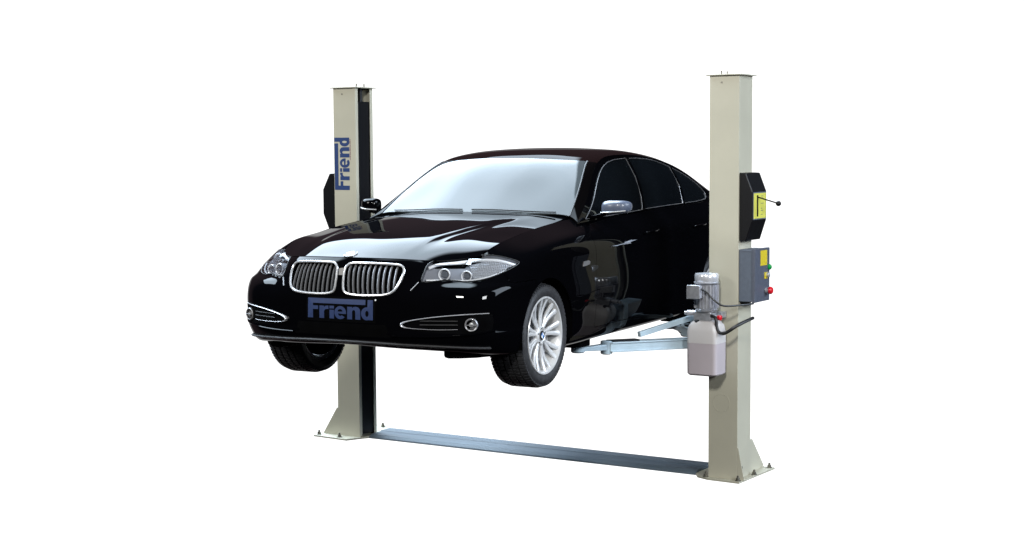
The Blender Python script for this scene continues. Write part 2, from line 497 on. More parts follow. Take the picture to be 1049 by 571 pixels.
# boot lid
T = [
 [(0, 4.40, 1.055), (.3, 4.40, 1.052), (.55, 4.42, 1.040), (.725, 4.40, 1.012)],
 [(0, 4.60, 1.045), (.3, 4.60, 1.042), (.52, 4.60, 1.030), (.68, 4.58, 1.006)],
 [(0, 4.78, 1.030), (.29, 4.77, 1.026), (.50, 4.74, 1.015), (.60, 4.72, 1.000)],
 [(0, 4.85, .997), (.28, 4.84, .997), (.46, 4.81, .997), (.545, 4.79, .997)],
]
tn = np.array(T, float); tn = np.concatenate([tn[:, 1:][:, ::-1] * np.array([-1, 1, 1]), tn], 1)
tr = surf(tn, .05, .05)
obj('boot_lid', ([tuple(p) for p in tr.reshape(-1, 3)], outward(tr.reshape(-1, 3), grid_faces(*tr.shape[:2]))), PAINT, car, solid=.012, angle=60)
# underside, wheel housings, bulkheads: dark and closed
bm = bmesh.new()
add_box(bm, -.80, .80, 1.26, 3.38, .225, .30)
add_box(bm, -.50, .50, .30, 4.80, .30, .36)
for s in (-1, 1): add_prism(bm, [(s * x, y) for x, y in ((.57, .17), (.66, .21), (.74, .28), (.80, .40), (.83, .58), (.57, .58))], (0, 0, .222), (1, 0, 0), (0, 1, 0), (0, 0, 1), .10)
bmesh.ops.recalc_face_normals(bm, faces=bm.faces)
obj('underbody', bm, MATTE, car, smooth=False, bevel=.02)
for ay, az, ar in ARCH:
    for s in (1, -1):
        bm = bmesh.new()
        add_lathe(bm, [(0, ar), (.012, ar - .001), (.05, ar + .004), (.36, ar + .004), (.36, 0)], (s * .922, ay, az), (-s, 0, 0), n=40, a0=0, a1=2 * PI)
        bmesh.ops.delete(bm, geom=[f for f in bm.faces if f.calc_center_median().z < .23], context='FACES')
        obj('wheel_arch_liner', bm, MATTE, car)

# ------------------------------------------------------------------ glass
def outline_tube(pts, r, name, m, parent, closed=True, flat=1.0, n=8):
    bm = bmesh.new(); add_tube(bm, pts, r, n=n, closed=closed, flat=flat)
    bmesh.ops.recalc_face_normals(bm, faces=bm.faces)
    return obj(name, bm, m, parent)
WIN = {
 'front_window': smooth_curve([(1.66, .968), (1.84, 1.062), (2.07, 1.200), (2.26, 1.290), (2.46, 1.338), (2.735, 1.355)], 6) +
                 [Vector(p) for p in [(2.70, 1.22), (2.665, 1.08), (2.64, .995), (2.1, .978)]],
 'rear_window': [Vector(p) for p in [(2.70, .999), (2.72, 1.08), (2.755, 1.22), (2.80, 1.353)]] +
                smooth_curve([(2.95, 1.353), (3.2, 1.340), (3.4, 1.310), (3.53, 1.286)], 5) + [Vector((3.50, 1.15)), Vector((3.475, 1.013)), Vector((3.1, 1.008))],
 'quarter_window': [Vector((3.53, 1.014)), Vector((3.555, 1.15)), Vector((3.585, 1.272))] +
                   smooth_curve([(3.68, 1.249), (3.85, 1.197), (3.98, 1.145), (4.06, 1.095), (4.08, 1.055), (4.04, 1.028)], 5) + [Vector((3.8, 1.018))],
}
for s in (1, -1):
    dm = {'front_window': parts['front_door' + ('R' if s > 0 else 'L')], 'rear_window': parts['rear_door' + ('R' if s > 0 else 'L')], 'quarter_window': None}
    for nm, pl in WIN.items():
        o2 = [(p[0], p[1]) for p in pl]
        bm = patch(o2, (s * 1.2, 0, 0), (0, 1, 0), (0, 0, 1), (-s, 0, 0), WS[s], .003, .04)
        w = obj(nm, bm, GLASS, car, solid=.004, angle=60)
        tr_ = [on((s * 1.2, a, b), (-s, 0, 0), WS[s], .006) for a, b in o2]
        cut = {'front_window': 0, 'rear_window': 3, 'quarter_window': 2}[nm]
        outline_tube(tr_[cut:] + tr_[:1], .0024, 'window_trim', DULLCHROME, w, closed=False)
# ------------------------------------------------------------------ wheels
TR, RR = .317, .233                                           # tyre and rim radius
def make_wheel(s):
    """wheel built at the origin, outer face towards +x*s"""
    w = bpy.data.objects.new('wheel', None); COL.objects.link(w); w.parent = car; w.empty_display_size = .1
    X = Vector((s, 0, 0)); O = (0, 0, 0)
    hw = .122
    prof = [(-.100, RR - .012), (-.112, RR + .004), (-.120, RR + .030), (-.122, RR + .048), (-.112, TR - .020), (-.104, TR - .012)]
    g = [-.078, -.070, -.036, -.028, .006 - .034 + .034, .008, .036, .044, .078, .086]
    for a, b in ((-.072, -.064), (-.028, -.020), (.020, .028), (.064, .072)):
        prof += [(a, TR - .006), (a + .001, TR - .011), (b - .001, TR - .011), (b, TR - .006)]
    prof += [(.104, TR - .012), (.112, TR - .020), (.1185, TR - .027), (.122, RR + .048), (.1235, RR + .044), (.1225, RR + .030), (.118, RR + .014), (.112, RR + .004), (.100, RR - .012)]
    bm = LATHE(prof, O, X, 96)
    # shoulder blocks: short grooves across both shoulders
    a, b, d = basis(X)
    for k in range(72):
        t = 2 * PI * k / 72
        rad = a * math.cos(t) + b * math.sin(t); tan = -a * math.sin(t) + b * math.cos(t)
        for x0, x1, sk in ((.074, .113, .004), (-.113, -.074, -.004), (.030, .062, .008), (-.062, -.030, -.008), (-.018, .018, .006)):
            M = Matrix((( *d, 0), (*tan, 0), (*rad, 0), (0, 0, 0, 1))).transposed()
            zt = TR + .0015 - (.012 if abs(x0) > .1 or abs(x1) > .1 else 0)
            vs = add_box(bm, x0, x1, -.0095, .0095, TR - .026, TR + .0005, M=M)
            for q in vs:                                       # drop the outer shoulder edge
                h = q.co.dot(d)
                if abs(h) > .1: q.co -= rad * .0115
                q.co += tan * (sk if h > (x0 + x1) / 2 else 0)
    obj('tyre', bm, RUBBER, w, angle=25)
    # rim barrel and lip
    bm = LATHE([(.112, RR + .004), (.117, RR + .002), (.116, RR - .006), (.106, RR - .013), (.085, RR - .020), (.0, RR - .03), (-.10, RR - .02), (-.11, RR)], O, X, 80)
    rim = obj('rim', bm, SILVER, w)
    # spokes: ten pairs that open towards the lip
    bm = bmesh.new()
    def spoke(t0, t1, w0, w1, mi=0):
        pr = lambda r, t, h: a * (r * math.cos(t)) + b * (r * math.sin(t)) + d * h
        n = 7; rings = []
        for i in range(n):
            f = i / (n - 1); r = .040 + (RR - .010 - .040) * f; t = t0 + (t1 - t0) * f ** 1.3
            h = .086 + .022 * f - .014 * math.sin(PI * f); wd = w0 + (w1 - w0) * f
            tn = (pr(1, t + PI / 2, 0)); dp = .020 - .006 * f
            rings.append([bm.verts.new(pr(r, t, h - dp) + tn * wd), bm.verts.new(pr(r, t, h - .004) + tn * wd), bm.verts.new(pr(r, t, h) + tn * wd * .45),
                          bm.verts.new(pr(r, t, h) - tn * wd * .45), bm.verts.new(pr(r, t, h - .004) - tn * wd), bm.verts.new(pr(r, t, h - dp) - tn * wd)])
        for A, B in zip(rings[:-1], rings[1:]):
            for j in range(6): bm.faces.new((A[j], A[(j + 1) % 6], B[(j + 1) % 6], B[j]))
    for k in range(9):
        t = 2 * PI * k / 9 + .1
        spoke(t - .07, t - .150, .0095, .0150); spoke(t + .07, t + .150, .0095, .0150)
    bmesh.ops.recalc_face_normals(bm, faces=bm.faces)
    obj('spokes', bm, SILVER, w, angle=30)
    bm = LATHE([(.07, .058), (.088, .056), (.092, .046), (.088, .038), (.084, .034), (.088, .031), (.092, .0)], O, X, 40)
    obj('hub', bm, SILVER, w)
    bm = LATHE([(.092, .0295), (.095, .028), (.0955, 0)], O, X, 32)
    cap = obj('centre_cap', bm, BLACK, w)
    bm = bmesh.new()
    for k in range(4):
        c = bm.verts.new(d * .0965); vs = [bm.verts.new(d * .0965 + a * (.018 * math.cos(PI / 2 * (k + j / 6))) + b * (.018 * math.sin(PI / 2 * (k + j / 6)))) for j in range(7)]
        for j in range(6): bm.faces.new((c, vs[j], vs[j + 1])).material_index = k % 2
    obj('cap_badge', bm, [WHITE, SKYBLUE], cap)
    for k in range(5):
        bm = bmesh.new(); t = 2 * PI * k / 5 + .3; c = a * (.046 * math.cos(t)) + b * (.046 * math.sin(t)) + d * .078
        add_lathe(bm, [(0, .009), (.012, .009), (.014, .006), (.014, 0)], c, d, 8)
        obj('wheel_bolt', bm, STEEL, w)
    bm = LATHE([(.045, .165), (.052, .165), (.052, .085), (.07, .08), (.07, 0)], O, X, 48)
    obj('brake_disc', bm, STEEL, w)
    bm = bmesh.new()
    add_lathe(bm, [(.02, .10), (.02, .178), (.072, .178), (.072, .10)], O, X, 10, a0=PI * .5 * (1), a1=PI * .95)
    obj('brake_caliper', bm, BLACK, w, smooth=False)
    obj('hub_carrier', LATHE([(-.10, 0), (-.10, RR - .03), (-.02, RR - .035), (-.02, .0)], O, X, 32), MATTE, w)
    return w
def copy_tree(o, parent):
    c = o.copy(); COL.objects.link(c); c.parent = parent
    for ch in [q for q in bpy.data.objects if q.parent == o]: copy_tree(ch, c)
    return c
wr = make_wheel(1); wr.location = (.790, .836, .302)
w2 = copy_tree(wr, car); w2.location = (.790, 3.80, .285)
wl = make_wheel(-1); wl.location = (-.815, .836, .302)
w3 = copy_tree(wl, car); w3.location = (-.790, 3.80, .285)
# ------------------------------------------------------------------ lamps, grilles, trim
def lens_mat(name, tint=(.98, .99, 1), gloss=.35):
    m = bpy.data.materials.new(name); m.use_nodes = True; nt = m.node_tree; N = nt.nodes; K = nt.links
    out = N['Material Output']; N.remove(N['Principled BSDF'])
    tr = N.new('ShaderNodeBsdfTransparent'); tr.inputs['Color'].default_value = (*tint, 1)
    gl = N.new('ShaderNodeBsdfGlossy'); gl.inputs['Roughness'].default_value = .01
    fr = N.new('ShaderNodeFresnel'); fr.inputs['IOR'].default_value = 1.5
    mx = N.new('ShaderNodeMixShader'); K.new(fr.outputs[0], mx.inputs[0]); K.new(tr.outputs[0], mx.inputs[1]); K.new(gl.outputs[0], mx.inputs[2])
    K.new(mx.outputs[0], out.inputs['Surface']); return m
COVER = lens_mat('lamp_cover')
FIELD = mat('crystal_reflector', (.42, .44, .48), rough=.15, metal=.3, spec=.8)
SATIN = mat('satin_trim', (.52, .52, .54), rough=.28, metal=.6)
YD = Vector((0, 1, 0))
def sgn(s, p): return Vector((p[0] * s, p[1], p[2]))

for s in (1, -1):
    # kidney grille
    gk = [(.009, .640), (.006, .700), (.010, .742), (.028, .762), (.06, .770), (.18, .770), (.295, .766), (.355, .760), (.380, .744),
          (.386, .708), (.366, .640), (.330, .606), (.27, .594), (.17, .590), (.085, .592), (.035, .600), (.016, .614)]
    gk = [(x * .955 + .019, z) for x, z in gk]
    sm = [(p.x, p.y) for p in smooth_curve([(x, z, 0) for x, z in gk], 3, closed=True)]
    g = obj('grille', patch([(s * x + GRILLE_DX, z) for x, z in sm], (0, -.5, 0), (1, 0, 0), (0, 0, 1), YD, BODY, -.022, .03), MATTE, car)
    ring = [on((s * x + GRILLE_DX, -.5, z), YD, BODY, .004) for x, z in sm]
    bm = bmesh.new(); add_tube(bm, ring, .0068, n=8, closed=True, up=Vector((0, 1, 0)))
    bmesh.ops.recalc_face_normals(bm, faces=bm.faces)
    obj('grille_surround', bm, CHROME, g)
    n = 10
    for k in range(n):
        x = .052 + k * (.374 - .052) / n
        zs = []
        for a, b in zip(sm, sm[1:] + sm[:1]):
            if (a[0] - x) * (b[0] - x) <= 0 and a[0] != b[0]: zs.append(a[1] + (b[1] - a[1]) * (x - a[0]) / (b[0] - a[0]))
        z0, z1 = min(zs), max(zs)
        pts = []
        for t in np.linspace(0, 1, 9):
            z = z0 + (z1 - z0) * t
            pts.append(on((s * (x + .010 * (1 - t) ** 2) + GRILLE_DX, -.5, z), YD, BODY, .001 - .010 * abs(2 * t - 1) ** 3))
        bm = bmesh.new()
        rings = []
        for p in pts:
            rings.append([bm.verts.new(p + Vector(v)) for v in ((-.0022, 0, 0), (0, -.004, 0), (.0022, 0, 0), (.0022, .016, 0), (-.0022, .016, 0))])
        for A, B in zip(rings[:-1], rings[1:]):
            for j in range(5): bm.faces.new((A[j], A[(j + 1) % 5], B[(j + 1) % 5], B[j]))
        bmesh.ops.recalc_face_normals(bm, faces=bm.faces)
        obj('grille_bar', bm, BAR, g, angle=60)

    # headlight: housing, two ringed projectors, indicator, cover
    a_ax = Vector((.74 * s, .67, 0)).normalized(); w_ax = Vector((-.67 * s, .74, 0)).normalized()
    o3 = [(.479, .097, .672), (.480, .125, .724), (.492, .155, .766), (.527, .200, .786), (.600, .302, .796), (.69, .38, .806), (.767, .439, .806), (.818, .489, .793), (.872, .555, .764),
          (.870, .484, .738), (.839, .398, .712), (.802, .328, .690), (.758, .273, .676), (.697, .221, .670), (.652, .20, .675), (.60, .165, .680), (.557, .141, .676)]
    O2 = []
    for p in o3:
        v = sgn(s, p); O2.append((v.dot(a_ax), v.z))
    base_pt = Vector((0, 0, 0)) - w_ax * 0
    cu = [(p.x, p.y) for p in smooth_curve([(x, z, 0) for x, z in O2], 3, closed=True)]
    ori = -w_ax * 1.0
    hl = obj('headlight', patch(cu, ori, a_ax, (0, 0, 1), w_ax, BODY, -.030, .03), LAMPDARK, car)
    rimc = [on(ori + a_ax * x + Vector((0, 0, z)), w_ax, BODY, .001) for x, z in cu]
    # side wall of the lamp bowl
    bm = bmesh.new(); inn = [on(ori + a_ax * x + Vector((0, 0, z)), w_ax, BODY, -.032) for x, z in cu]
    A = [bm.verts.new(p) for p in rimc]; B = [bm.verts.new(p) for p in inn]
    for i in range(len(A)): bm.faces.new((A[i], A[(i + 1) % len(A)], B[(i + 1) % len(A)], B[i]))
    obj('lamp_bowl', bm, LAMPDARK, hl)
    def inside(c, sc):
        return c + (Vector(c) * 0)
    # bright upper brow along the top edge, and the reflector field at the outer end
    top_pts = [p for p in o3[2:9]]
    bm = bmesh.new(); add_tube(bm, rimc, .0032, n=6, closed=True); obj('lamp_seal', bm, BLACK, hl)
    brow = [on(sgn(s, p) - w_ax * 1.0 + Vector((0, 0, -.014)), w_ax, BODY, -.017) for p in top_pts]
    brow = smooth_curve(brow, 4)
    bm = bmesh.new(); add_tube(bm, brow, .0095, n=8)
    obj('light_strip', bm, LAMP, hl)
    for (px_, pz_, R_) in ((.583, .724, .034), (.690, .715, .031)):
        q2 = {.583: (.583, .190), .690: (.690, .262)}[px_]
        c = on(sgn(s, (q2[0], q2[1], pz_)), w_ax, BODY, -.028)
        ax = (-w_ax * .55 + Vector((0, -.83, .05))).normalized()
        bm = LATHE([(0, R_ * 1.0), (.022, R_ * 1.05), (.026, R_), (.024, R_ * .86), (.006, R_ * .76), (.004, R_ * .70)], c, ax, 32)
        r_ = obj('projector_ring', bm, LAMP, hl)
        bm = LATHE([(.002, R_ * .70), (.012, R_ * .66), (.020, R_ * .45), (.023, 0)], c, ax, 28)
        obj('projector_lens', bm, PROJ, hl)
    fld = [(.715, .270, .770), (.735, .41, .792), (.80, .46, .788), (.858, .53, .763), (.855, .475, .740), (.822, .38, .710), (.772, .30, .686), (.735, .262, .684)]
    f2 = [(sgn(s, p).dot(a_ax), p[2]) for p in fld]
    bm = patch(f2, ori, a_ax, (0, 0, 1), w_ax, BODY, -.020, .014)
    bmesh.ops.inset_individual(bm, faces=bm.faces[:], thickness=.0015, depth=-.004)
    obj('indicator_reflector', bm, FIELD, hl, smooth=False)
    st = smooth_curve([sgn(s, p) for p in ((.50, .11, .684), (.62, .175, .684), (.72, .235, .682), (.80, .325, .700), (.85, .43, .727))], 5)
    bm = bmesh.new(); add_tube(bm, [on(p - w_ax, w_ax, BODY, -.012) for p in st], .005, n=8); obj('light_strip', bm, LAMP, hl)
    obj('lamp_cover', patch(cu, ori, a_ax, (0, 0, 1), w_ax, BODY, .003, .03), COVER, hl)
    # little washer trim below the inner end
    bm = bmesh.new(); add_tube(bm, [on((s * .436, -.5, .622), YD, BODY, .003), on((s * .468, -.5, .668), YD, BODY, .003)], .0045, n=8, flat=.6)
    obj('bumper_trim', bm, DULLCHROME, car)

    # outer air intake with its chrome blade and the fog lamp
    it = [(.405, .430), (.43, .450), (.60, .472), (.74, .486), (.858, .488), (.862, .44), (.85, .385), (.70, .378), (.55, .386), (.43, .402)]
    intake = obj('air_intake', patch([(s * x, z) for x, z in it], (0, -.5, 0), (1, 0, 0), (0, 0, 1), YD, BODY, .0015, .03), MATTE, car)
    up = [(.845, .493), (.75, .490), (.60, .477), (.48, .460), (.415, .445), (.396, .430), (.415, .415), (.49, .407), (.60, .403), (.70, .405)]
    pts = smooth_curve([on((s * x, -.5, z), YD, BODY, .006) for x, z in up], 5)
    rad = [.0052] * len(pts)
    for i in range(len(pts)):
        k = i / 5
        rad[i] = .0048 + .0085 * math.exp(-((k - 4.9) / 1.0) ** 2) - (.0022 if k > 6 else 0)
    bm = bmesh.new(); add_tube(bm, pts, rad, n=8, flat=.6, up=Vector((0, 0, 1)))
    obj('intake_trim', bm, SATIN, intake)
    for zz_ in (.430, .452):
        bm = bmesh.new(); add_tube(bm, [on((s * x, -.5, zz_), YD, BODY, .004) for x in np.linspace(.50, .70, 9)], .003, n=6)
        obj('intake_louvre', bm, BLACK, intake)
    c = on((s * .768, -.5, .430), YD, BODY, .000); nrm = Vector((s * .35, -.93, 0)).normalized()
    fog = obj('fog_lamp', LATHE([(0, .039), (.012, .038), (.016, .034), (.014, .030), (.002, .026), (.000, 0)], c, nrm, 32), BAR, car)
    obj('fog_bulb', LATHE([(.004, .014), (.014, .012), (.018, 0)], c, nrm, 16), SILVER, fog)
    obj('fog_cover', LATHE([(.013, .031), (.017, .020), (.0185, 0)], c, nrm, 24), COVER, fog)
    bm = bmesh.new(); add_tube(bm, [c + nrm * .019 + Vector((x * .93, x * s * .35, 0)) for x in (-.029, .029)], .0022, n=6); obj('fog_bar', bm, BAR, fog)
    # body-coloured ledge under the intake
    bm = bmesh.new(); pts = smooth_curve([on((s * x, -.5, z), YD, BODY, .003) for x, z in ((.34, .362), (.50, .362), (.65, .366), (.78, .376), (.86, .392))], 5)
    add_tube(bm, pts, .0085, n=8, flat=.55); obj('bumper_lip', bm, PAINT, car)

    # mirror
    bm = bmesh.new()
    mc = Vector((s * (.962 if s > 0 else .918), 1.775, 1.043)); HX = .098 if s > 0 else .074; n1, n2 = 20, 14
    rows = []
    for i in range(n2 + 1):
        ph = -PI / 2 + PI * i / n2; row = []
        for j in range(n1):
            th = 2 * PI * j / n1
            se = lambda v, e: math.copysign(abs(v) ** e, v)
            x = HX * se(math.cos(ph), .55) * se(math.cos(th), .6); y = .062 * se(math.cos(ph), .8) * se(math.sin(th), .8); z = .045 * se(math.sin(ph), .65)
            if y > .02: y = .02
            z *= 1 - .22 * (x / HX) * s * .6
            y += .035 * (x * s / HX) ** 2 * (1 if x * s > 0 else .3)
            row.append(bm.verts.new(mc + Vector((x, y, z + .006 * x * s / .1))))
        rows.append(row)
    for i in range(n2):
        for j in range(n1):
            bm.faces.new((rows[i][j], rows[i][(j + 1) % n1], rows[i + 1][(j + 1) % n1], rows[i + 1][j]))
    bmesh.ops.remove_doubles(bm, verts=bm.verts, dist=1e-5); bmesh.ops.recalc_face_normals(bm, faces=bm.faces)
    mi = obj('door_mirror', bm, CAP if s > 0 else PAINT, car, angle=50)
    bm = bmesh.new(); add_tube(bm, [(s * .79, 1.745, .975), (s * .84, 1.745, .985), (s * .90, 1.76, 1.003)], [.030, .024, .026], n=10, flat=.6); obj('mirror_foot', bm, PAINT, mi)
    bm = bmesh.new(); pts = smooth_curve([mc + Vector((s * x * HX / .108, y, z)) for x, y, z in ((-.10, -.035, -.033), (-.04, -.066, -.030), (.03, -.064, -.026), (.09, -.030, -.020))], 4)
    add_tube(bm, pts, .005, n=6, flat=.8); obj('mirror_indicator', bm, SILVER, mi)
    obj('mirror_glass', BX(mc.x - HX * .85, mc.x + HX * .85, mc.y + .012, mc.y + .0245, mc.z - .032, mc.z + .032), CHROME, mi, bevel=.006)

    # door handles, side vent, tail lamp
    for y0, nm in ((2.40, 'front'), (3.36, 'rear')):
        p = [on((s * 1.3, y, z), (-s, 0, 0), BODY, o) for y, z, o in ((y0 - .02, .842, .004), (y0 + .0, .843, .024), (y0 + .09, .846, .030), (y0 + .19, .849, .024), (y0 + .21, .850, .004))]
        bm = bmesh.new(); add_tube(bm, smooth_curve(p, 4), .011, n=8, flat=.7); obj('door_handle', bm, PAINT, parts[nm + '_door' + ('R' if s > 0 else 'L')])
    vt = [(1.315, .688), (1.325, .718), (1.40, .722), (1.425, .712), (1.42, .696), (1.34, .688)]
    obj('side_vent', patch(vt, (s * 1.3, 0, 0), (0, 1, 0), (0, 0, 1), (-s, 0, 0), BODY, .004, .03), DULLCHROME, car, solid=.003)
    tl = [(4.50, .80), (4.55, .92), (4.60, .955), (4.72, .955), (4.70, .78)]
    obj('tail_lamp', patch(tl, (s * 1.3, 0, 0), (0, 1, 0), (0, 0, 1), (-s, 0, 0), BODY, .004, .03), RED, car, solid=.003)
    # wiper
    bm = bmesh.new(); pts = [on((x, y, 3), (0, 0, -1), CAN, .007) for x, y in zip(np.linspace(.62 if s > 0 else -.02, .05 if s > 0 else -.60, 9), [1.492 + .125 * (q / .7) ** 2 for q in np.linspace(.62 if s > 0 else -.02, .05 if s > 0 else -.60, 9)])]
    add_tube(bm, pts, .0045, n=6); obj('wiper', bm, BLACK, car)
    # black jacking block under the sill
    for y0 in (1.62, 3.34):
        obj('jacking_block', BX(s * .74 - .06, s * .74 + .06, y0 - .07, y0 + .11, .135, .26), MATTE, car, bevel=.008)

# cowl behind the bonnet
bm = bmesh.new(); pts = [(x, 1.52 + .18 * abs(x / .7) ** 2, .985 - .02 * abs(x / .7) ** 2) for x in np.linspace(-.70, .70, 21)]
add_tube(bm, pts, .028, n=8); obj('cowl_panel', bm, MATTE, car)
# centre lower intake and front lip
it = [(-.33, .352), (-.30, .425), (.30, .425), (.33, .352)]
obj('lower_intake', patch(it, (0, -.5, 0), (1, 0, 0), (0, 0, 1), YD, BODY, .0015, .04), MATTE, car)
bm = bmesh.new(); pts = [on((x, -.5, .322 - .03 * (abs(x) / .8) ** 2), YD, BODY, .004) for x in np.linspace(-.83, .83, 41)]
add_tube(bm, pts, .014, n=8, flat=.6); obj('front_splitter', bm, BLACK, car)

# bonnet badge
hit = on((0, .098, 2), (0, 0, -1), HOOD, 0); nn = HOOD.ray_cast(Vector((0, .098, 2)), Vector((0, 0, -1)))[1]
if nn.z < 0: nn = -nn
bd = obj('bonnet_badge', LATHE([(0, .041), (.005, .041), (.007, .038), (.007, .029)], hit, nn, 40), CHROME, car)
obj('badge_ring', LATHE([(.0065, .038), (.0075, .037), (.0075, 0)], hit, nn, 40), BLACK, bd)
bm = bmesh.new(); a_, b_, d_ = basis(nn)
for k in range(4):
    c = bm.verts.new(hit + nn * .0085); vs = [bm.verts.new(hit + nn * .0085 + a_ * (.026 * math.cos(PI / 2 * (k + j / 8))) + b_ * (.026 * math.sin(PI / 2 * (k + j / 8)))) for j in range(9)]
    for j in range(8): bm.faces.new((c, vs[j], vs[j + 1])).material_index = k % 2
obj('badge_quarters', bm, [WHITE, SKYBLUE], bd)

# ------------------------------------------------------------------ the lettering "Friend"
def letters():
    """list of polygons (outline, closed) in a 100 x 30 field"""
    P = []
    P.append([(0, 0), (8.5, 0), (8.5, 13), (17, 13), (17, 18.6), (8.5, 18.6), (8.5, 22.4), (90.5, 22.4), (90.5, 30), (0, 30)])          # F, its bar runs over the word
    P.append([(19, 0), (26.6, 0), (26.6, 11), (28.2, 13.4), (30.5, 14), (33.6, 14), (33.6, 19.2), (31, 19.2), (28.4, 18.6), (26.6, 16.6), (26.6, 18.8), (19, 18.8)])   # r
    P.append([(35.2, 0), (42.4, 0), (42.4, 13.2), (35.2, 13.2)]); P.append([(35.2, 15), (42.4, 15), (42.4, 19.2), (35.2, 19.2)])         # i
    def arc(cx, cy, rx, ry, a0, a1, n): return [(cx + rx * math.cos(math.radians(a0 + (a1 - a0) * i / n)), cy + ry * math.sin(math.radians(a0 + (a1 - a0) * i / n))) for i in range(n + 1)]
    e = arc(52.2, 9.4, 9.2, 9.9, -8, 318, 26); ei = arc(52.2, 9.4, 3.6, 4.9, 312, 196, 12)
    P.append(e + ei + [(57.0, 7.6), (61.3, 7.6)])                                                                                        # e
    P.append(arc(52.0, 11.3, 3.6, 3.4, 0, 180, 8) + [(48.4, 11.0)])                                                                      # counter of e (cut)
    P.append([(63, 0), (70.6, 0), (70.6, 11.2)] + arc(73.0, 11.2, 2.4, 3.0, 180, 0, 6) + [(75.4, 0), (83, 0), (83, 12.4)] + arc(76.2, 12.4, 6.8, 6.9, 10, 100, 6) + [(72.4, 18.6), (70.6, 16.8), (70.6, 18.8), (63, 18.8)])   # n
    d = arc(92.4, 9.4, 8.2, 9.8, 60, 300, 18)
    P.append(d + [(95.2, 2.0), (95.2, 0), (101.5, 0), (101.5, 30), (93.6, 30), (93.6, 17.8)])                                            # d
    P.append(arc(93.0, 9.4, 2.3, 4.6, 0, 360, 14)[:-1])                                                                                  # counter of d (cut)
    return P, (5, 8)
def lettering(name, place, depth_m, m, back_m, parent):
    """place(x, y, h) maps the field to space; counters are laid 0.6 mm above in the backing's colour"""
    P, holes = letters()
    bm = bmesh.new()
    for i, poly in enumerate(P):
        h1 = depth_m * (1.6 if i in holes else 1.0); lift = depth_m if i in holes else 0
        f = bm.faces.new([bm.verts.new((x, y, 0)) for x, y in poly]); f.normal_update()
        f.material_index = 1 if i in holes else 0
        bmesh.ops.triangulate(bm, faces=[f])
    for k in range(1, 20):
        bmesh.ops.bisect_plane(bm, geom=bm.verts[:] + bm.edges[:] + bm.faces[:], plane_co=(k * 5.1, 0, 0), plane_no=(1, 0, 0), dist=1e-6)
    top = {}
    hv = set()
    for f in bm.faces:
        if f.material_index == 1:
            for v in f.verts: hv.add(v)
    for v in bm.verts:
        x, y = v.co.x, v.co.y
        v.co = place(x, y, depth_m * (1.7 if v in hv else 1.0))
    return obj(name, bm, [m, back_m], parent, smooth=False)
fp = obj('front_plate', patch([(-.238, .432), (-.238, .578), (.238, .578), (.238, .432)], (0, -.5, 0), (1, 0, 0), (0, 0, 1), YD, BODY, .002, .05), MATTE, car)
PLATEBLUE = mat('lettering_blue', (.008, .022, .080), rough=.5, nscale=60, namt=.1)
lettering('lettering', lambda x, y, h: on((-.225 + .440 * x / 100, -.5, .450 + .115 * y / 30), YD, BODY, .003 + h), .0015, PLATEBLUE, MATTE, fp)
obj('trade_mark_dot', LATHE([(0, .005), (.001, .005), (.001, 0)], on((.238, -.5, .566), YD, BODY, .0045), (0, -1, 0), 10), WHITE, fp)
# ================================================================== the lift
BEIGE = mat('cream_powder_coat', (.465, .447, .357), rough=.42, spec=.4, nscale=2.6, namt=.06, bump=.04, bscale=140)
GALV = mat('blue_grey_steel', (.090, .118, .145), rough=.62, spec=.25, metal=.0, nscale=5, namt=.16, stretch=(.4, 3, 3), rvar=.08)
ARMC = mat('pale_blue_paint', (.41, .51, .57), rough=.35, nscale=6, namt=.12)
BOLT = mat('zinc_bolt', (.20, .19, .16), rough=.45, metal=.7, nscale=30, namt=.3)
EDGE = mat('plate_edge', (.20, .19, .15), rough=.5)
HOUSE = mat('black_cover', (.0035, .0035, .0045), rough=.4, spec=.25)
BLUECOV = mat('cover_front', (.012, .014, .035), rough=.4)
YELLOW = mat('label_yellow', (.62, .60, .10), rough=.5)
YELLOW2 = mat('label_amber', (.62, .48, .02), rough=.5)
BOXG = mat('slate_grey_paint', (.095, .115, .15), rough=.5, nscale=40, namt=.08, bump=.08, bscale=200)
BOXD = mat('slate_door_paint', (.075, .085, .115), rough=.5, nscale=40, namt=.08, bump=.08, bscale=200)
GREEN = mat('green_button', (.0, .30, .06), rough=.3)
REDP = mat('red_button', (.62, .01, .02), rough=.3)
ALU = mat('cast_aluminium', (.42, .43, .46), rough=.38, metal=.55, nscale=30, namt=.2)
ALUB = mat('bright_aluminium', (.58, .59, .64), rough=.3, metal=.55, nscale=14, namt=.14)
TANK = mat('milky_plastic', (.58, .555, .55), rough=.38, spec=.5, nscale=3, namt=.04)
FLUID = mat('fluid_behind_plastic', (.46, .41, .435), rough=.38, spec=.5, nscale=3, namt=.05)
HOSE = mat('black_hose', (.008, .008, .009), rough=.45)
SIGNB = mat('sign_lettering_blue', (.016, .042, .145), rough=.5, nscale=60, namt=.08)

SPAN, PW, PD, PH = 3.504, .2205, .2302, 2.824
LX = Vector((math.cos(LIFT_YAW), math.sin(LIFT_YAW), 0)); LY = Vector((-math.sin(LIFT_YAW), math.cos(LIFT_YAW), 0))
def lw(u, b, z=0): return LIFT_O + LX * u + LY * b + Vector((0, 0, z))

